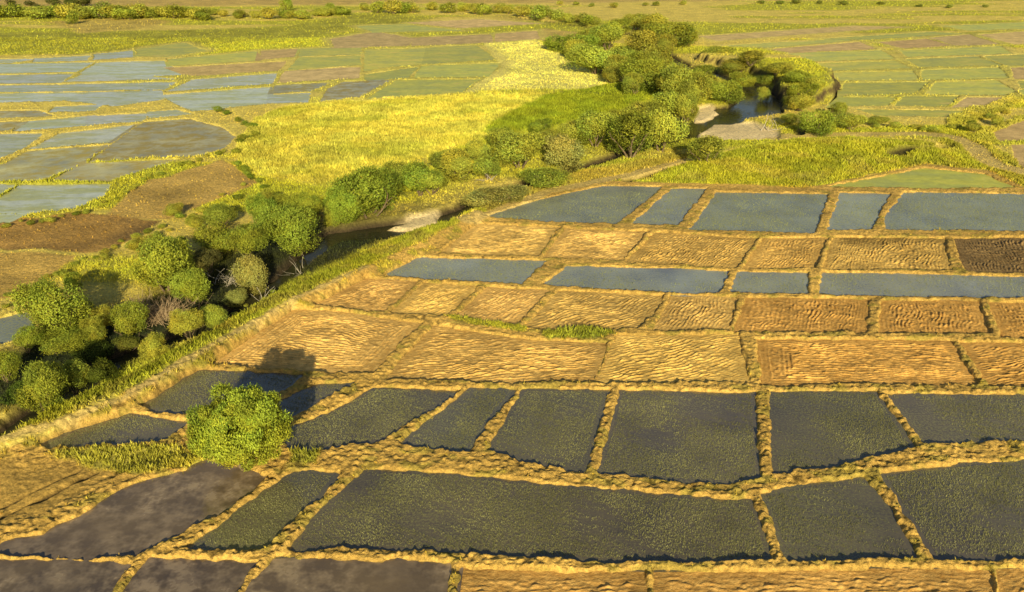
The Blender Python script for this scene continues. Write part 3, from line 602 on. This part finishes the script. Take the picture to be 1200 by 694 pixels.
def put(name, px, yc, wpx, hpx, crn, label, cat, group=None, color=(.16, .19, .03), seed=0, squash=1.0, zlift=0.0):
    """a tree whose crown is seen at (px, yc) in the plan view, wpx by hpx; stood on the ground it grows from"""
    Xb, Yb = P(px, yc, 2.0); s = scale_at(Xb, Yb, 2); W_ = wpx / s; a = math.atan2(H, Yb)
    Ht = math.sqrt(max((hpx / s)**2 - (W_ * math.sin(a))**2, (.55 * hpx / s)**2)) / math.cos(a); Ht = min(Ht, W_ * 1.15)
    Xb, Yb = P(px, yc, Ht * .5 + zlift); g = float(ground_eval(np.array([Xb]), np.array([Yb]))[0][0]); g = max(g, -1.4)
    Xb, Yb = P(px, yc, Ht * .5 + g)
    r = random.Random(seed); root = bpy.data.objects.new(name, None); COL.objects.link(root); root.empty_display_size = .5
    root.location = (Xb, Yb, g); root.rotation_euler = (0, 0, r.uniform(0, 6.28))
    root['label'] = label; root['category'] = cat
    if group: root['group'] = group
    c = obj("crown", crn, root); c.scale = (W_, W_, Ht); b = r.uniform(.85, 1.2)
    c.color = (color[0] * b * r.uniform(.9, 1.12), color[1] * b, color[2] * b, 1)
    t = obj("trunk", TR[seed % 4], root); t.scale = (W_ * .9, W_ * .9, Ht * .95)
    return root
GRN, OLV, SIL, GLD = (.34, .39, .045), (.44, .45, .06), (.48, .47, .12), (.50, .49, .07)
put("round_bush", 280, 501, 115, 107, LONE, 'lone round bright green bush standing among the flooded paddies', 'bush', color=(.34, .42, .045), seed=1)
near = [ # px, yc, w, h, colour, label
 (68,359,76,62,GRN,'big dense tree beside the dark blue pool of water'),
 (147,378,46,46,GRN,'upright shrub at the foot of the big dense tree, in front of its shadow'),
 (108,388,30,30,OLV,'small yellowish bush hanging over the shaded gully'),
 (66,402,66,34,GRN,'low spreading bush just in front of the big dense tree'),
 (3,428,34,46,GRN,'bush cut by the picture border in front of the riverside trees'),
 (48,452,56,66,GRN,'tall leafy willow standing alone by the shaded stream near the dyke'),
 (84,441,36,42,OLV,'narrow willow leaning beside the tall leafy one near the dyke'),
 (120,372,30,26,OLV,'bush between the big dense tree and the upright shrub'),
 (30,398,34,30,GRN,'dark bush at the water edge by the blue pool'),
 (110,408,50,34,(.10,.13,.02),'dark shaded bush in the gully'),  # gully shade painted in by a much darker leaf colour
 (188,306,66,62,GRN,'broad tree with a long dark shadow on the bare slope'),
 (222,334,50,42,GRN,'leafy tree leaning over the dry brown thicket'),
 (205,286,34,24,GRN,'rounded treetop behind the broad shadow casting tree'),
 (219,379,37,36,OLV,'round bush at the dyke, nearer of the close pair'),
 (250,368,33,31,OLV,'round bush at the dyke, further of the close pair'),
 (181,406,33,27,OLV,'small round bush standing apart at the foot of the dyke'),
 (262,254,44,26,OLV,'pale rounded tree at the top of the steep bank'),
 (256,280,58,36,GRN,'wide tree in the middle of the riverside clump'),
 (288,283,48,40,GRN,'tree in the riverside clump over the dark hollow'),
 (298,318,42,48,SIL,'silvery tree with bare limbs showing beneath it'),
 (311,249,36,44,GRN,'upright tree beside the large round willow'),
 (346,268,68,60,GRN,'large round willow over the bend of the stream'),
 (275,349,32,25,SIL,'small grey green bush by the fallen grey branches'),
 (244,307,34,26,(.17,.17,.05),'shaded bush with grey twigs in the hollow'),  # leaf colour darkened to paint the shade of the hollow
 (335,238,34,26,GRN,'small tree between the upright one and the yellow crop'),
 (362,239,34,26,GRN,'small bright tree at the corner of the yellow crop'),
 (387,256,32,30,GRN,'bush at the stream bank beside the biggest clump'),
 (318,232,28,20,OLV,'little bush at the upper rim of the riverside clump'),
 (232,262,26,18,OLV,'little bush on the steep bank above the broad tree'),
 (430,226,88,64,GRN,'biggest domed clump beside the curved stream and sandbar'),
 (404,240,44,36,GRN,'dome shaped bush against the side of the biggest clump'),
 (492,206,42,36,GRN,'round bush next behind the biggest domed clump'),
 (468,200,44,28,OLV,'low bush behind the biggest domed clump by the yellow crop'),
 (506,214,40,24,OLV,'low bush in front of the round one by the stream meadow'),
 (540,192,48,30,OLV,'bush midway along the chain beside the yellow crop'),
 (572,194,34,24,OLV,'grey leaved bush with a pale trunk in the meadow'),
 (578,228,66,24,SIL,'low silvery thicket beside the wedge shaped grey plot'),
 (610,176,56,34,OLV,'wide olive bush along the yellow crop edge'),
 (656,178,58,36,SIL,'pale domed bush with many stems by the small ditch'),
 (637,207,54,24,OLV,'low rounded bush at the black mouth of the ditch'),
 (672,152,40,26,OLV,'small domed bush behind the pale many stemmed one'),
 (698,151,40,32,OLV,'tall domed bush next to the row of river willows'),
 (740,158,60,40,GRN,'wide green dome over the meadow ditch'),
 (776,148,46,42,OLV,'round willow where the stream narrows'),
 (746,132,44,28,OLV,'willow dome behind the round one by the narrows'),
 (786,127,44,30,OLV,'willow by the pebble beach of the river pool'),
 (829,177,50,26,OLV,'low wide bush in front of the sandy spit'),
 (22,462,40,36,(.12,.15,.02),'dark bush in deep shade at the stream edge near the dyke'),  # deep shade put into the leaf colour
 (118,432,36,26,(.14,.17,.02),'shaded bush low in the gully between the willow and the dyke'),  # dark leaf colour paints the shade of the gully
 (150,404,34,22,(.16,.18,.03),'shaded bush at the mouth of the gully by the small round one'),  # leaf colour darkened as painted shade
 (90,330,26,20,GRN,'little shrub on the bare slope above the big dense tree'),
 (32,345,24,18,OLV,'little shrub beside the pale bank above the blue pool'),
 (165,283,24,16,OLV,'shrub on the brown slope near the rounded treetop'),
 (205,246,22,14,OLV,'small shrub at the rim of the brown field'),
]
for k, (x, y, w_, h_, c, lab) in enumerate(near):
    if k >= 31: w_, h_ = w_ * 1.26, h_ * 1.3
    else: w_, h_ = w_ * 1.14, h_ * 1.16
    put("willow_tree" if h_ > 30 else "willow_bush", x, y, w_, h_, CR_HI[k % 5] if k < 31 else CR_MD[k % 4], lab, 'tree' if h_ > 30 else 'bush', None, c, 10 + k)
mid = [(765,84,50,30),(792,97,42,30),(728,80,34,22),(700,66,54,28),(668,48,46,18),(712,44,36,20),(745,54,40,26),(770,66,34,22),(790,36,48,22),(768,30,34,20),(785,54,26,20),(812,101,38,32),
 (852,104,38,22),(803,130,28,30),(893,110,18,14),(937,118,32,18),(960,140,36,26),(998,143,34,16),(680,58,34,18),(735,64,40,20),(755,72,36,20),(716,88,24,14),(745,98,26,18),(690,40,30,16),
 (722,30,30,16),(745,27,30,16),(805,112,26,20),(832,96,24,16),(870,92,26,14),(845,62,34,12),(880,68,36,12),(910,78,34,12),(935,88,32,12),(955,100,24,14),(865,78,34,12),(900,92,30,14),(940,104,26,14),
 (1030,142,24,10),(980,128,22,14),(640,160,34,20),(720,138,34,22),(590,164,40,22),(560,176,34,20),(520,186,36,22),(632,146,26,14),(1140,150,20,10),(1165,140,18,10),(925,138,18,12),(820,84,30,16)]
for k, (x, y, w_, h_) in enumerate(mid):
    put("willow_bush", x, y, w_ * 1.3, h_ * 1.35, CR_MD[k % 4], 'domed olive green willow in the dense belt along the river bend', 'bush', 'dense belt of willows along the river bend', [GRN, OLV, GLD, OLV][k % 4], 80 + k)
k = 0
def row(pts, n, w0, w1, ar, lab, grp, jit=3.0, cols=(GRN, OLV, OLV, GLD), nm='far_tree', cat='tree'):
    global k
    r = random.Random(n); pts = np.array(pts, float)
    L_ = len(cols)
    for i in range(n):
        t = (i + r.uniform(-.3, .3)) / max(1, n - 1) * (len(pts) - 1); t = min(max(t, 0), len(pts) - 1.001); j = int(t); x, y = pts[j] + (pts[j + 1] - pts[j]) * (t - j)
        wd = r.uniform(w0, w1); k += 1
        put(nm, x + r.uniform(-3, 3), y + r.uniform(-jit, jit) * .5, wd, wd * ar * r.uniform(.85, 1.15), CR_LO[k % 4], lab, cat, grp, cols[k % L_], 300 + k)
row([(-60,14),(40,13),(90,14),(160,14),(240,16)], 40, 18, 32, .5, 'small rounded tree in the far line before the hazy plain', 'far tree line by the distant brown field', 4)
row([(235,15),(300,17),(370,15),(400,12)], 16, 14, 24, .5, 'small rounded tree in the far line before the hazy plain', 'far tree line by the distant brown field', 3)
row([(-60,4),(30,3),(100,2)], 8, 14, 22, .45, 'dark treetop behind the far line of rounded trees', 'dark trees at the far edge', 2, ((.1,.12,.02),)*4)
row([(428,8),(500,7),(560,9),(620,13),(660,18),(700,24)], 26, 14, 24, .6, 'rounded bush in the far hedge line running to the river belt', 'far hedge line running to the river belt', 3)
row([(655,4),(720,6),(800,4)], 7, 8, 14, .55, 'tiny bush in the fields behind the far hedge line', 'tiny bushes behind the far hedge', 2)
row([(890,3),(940,2),(1000,3),(1100,7),(1220,9)], 10, 7, 15, .35, 'low dark shrub on the far edge of the green fields', 'low shrubs on the far edge', 1.5, ((.26,.30,.05),)*4)
LS = dict(nm='low_shrub', cat='shrub')
row([(4,352),(60,326),(120,300),(170,275),(230,248),(285,222)], 34, 7, 14, .6, 'knee high green shrub on the rough slope between brown field and riverside trees', 'low shrubs on the rough slope', 16, **LS)
row([(8,262),(60,256),(110,243),(150,224),(176,207),(225,190),(262,178)], 24, 6, 13, .55, 'knee high green shrub on the curved bank along the pale blue paddies', 'low shrubs on the curved paddy bank', 5, **LS)
row([(255,130),(285,140),(300,152),(282,165),(275,182),(290,205),(312,218)], 18, 8, 15, .6, 'dark green shrub at the ragged edge of the yellow crop', 'shrubs at the ragged crop edge', 8, (GRN, (.24,.30,.03)), **LS)
row([(20,500),(90,468),(150,442),(215,405),(270,370),(330,335),(400,303)], 16, 6, 11, .55, 'small grassy tuft shrub on the long dyke', 'small shrubs on the long dyke', 8, **LS)
row([(930,150),(1000,147),(1080,150),(1130,148),(1180,128)], 16, 8, 16, .5, 'low round shrub in the strip beyond the pale track', 'low shrubs beyond the pale track', 6, **LS)
put("far_tree", 82, 21, 16, 13, CR_LO[1], 'single dark tree in front of the far line, with its own shadow', 'tree', None, GRN, 901)
put("far_tree", 335, 6, 16, 14, CR_LO[2], 'single tall tree rising above the far line', 'tree', None, GRN, 902)
put("far_tree", 387, 9, 12, 12, CR_LO[3], 'single round tree at the end of the far line', 'tree', None, GRN, 903)
# ------------------------------------------------------------------ dry thicket and fallen branches
def twigs(seed, n, L, spread, rad):
    r = random.Random(seed); V, Fc = [], []
    for i in range(n):
        a = r.uniform(0, 6.28); el = r.uniform(.15, 1.3); p = Vector((r.gauss(0, spread), r.gauss(0, spread * .6), 0)); d = Vector((math.cos(a) * math.cos(el), math.sin(a) * math.cos(el), math.sin(el)))
        rr = rad * r.uniform(.5, 1.3); ll = L * r.uniform(.4, 1.1)
        for s in range(3):
            q = p + d * ll / 3; v, f = tube(p, q, rr, rr * .65, 4); o = len(V); V.extend(v); Fc.extend([tuple(o + j for j in g) for g in f]); p = q; rr *= .65
            d = (d + Vector((r.uniform(-.4, .4), r.uniform(-.4, .4), r.uniform(-.35, .2)))).normalized()
    return [tuple(v) for v in V], Fc
def mat_flat(name, a, b):
    m = M(name); m.base(m.ramp(m.noise(3, 4), [(.3, a), (.7, b)])); return m.m
DRY = mat_flat("dry_twig", (.30, .19, .10), (.60, .44, .28)); GREY = mat_flat("dead_wood", (.34, .28, .22), (.62, .54, .44))
x0, y0 = P(180, 372); v, f = twigs(3, 520, 3.4, 2.3, .035)
o = obj("dry_thicket", mesh_np("dry_thicket", v, f, [DRY]), label='dry brown leafless thicket below the broad tree', category='shrub'); o.location = (x0, y0, float(ground_eval(np.array([x0]), np.array([y0]))[0][0]))
for (px, py, n, L, sp, rad, lab, sd2) in ((308,344,16,2.8,.7,.05,'pale fallen branches under the silvery tree',5),(352,316,14,2.8,.9,.045,'arching bare branches at the edge of the stream meadow',6),(272,332,40,3.0,1.4,.05,'tangle of grey dead twigs in the dark hollow',7),
        (900,150,12,5,1.2,.12,'dark dead snag lying at the end of the sandy spit',8),(573,213,10,3.2,.5,.07,'bare pale stems in front of the grey leaved bush',9)):
    x0, y0 = P(px, py); v, f = twigs(sd2, n, L, sp, rad)
    o = obj("dead_branches", mesh_np("dead_branches", v, f, [GREY]), label=lab, category='branches'); o.location = (x0, y0, float(ground_eval(np.array([x0]), np.array([y0]))[0][0]))
scene.cycles.max_bounces = 5; scene.cycles.diffuse_bounces = 2; scene.cycles.glossy_bounces = 2; scene.cycles.transmission_bounces = 2; scene.cycles.transparent_max_bounces = 4
scene.cycles.use_denoising = True
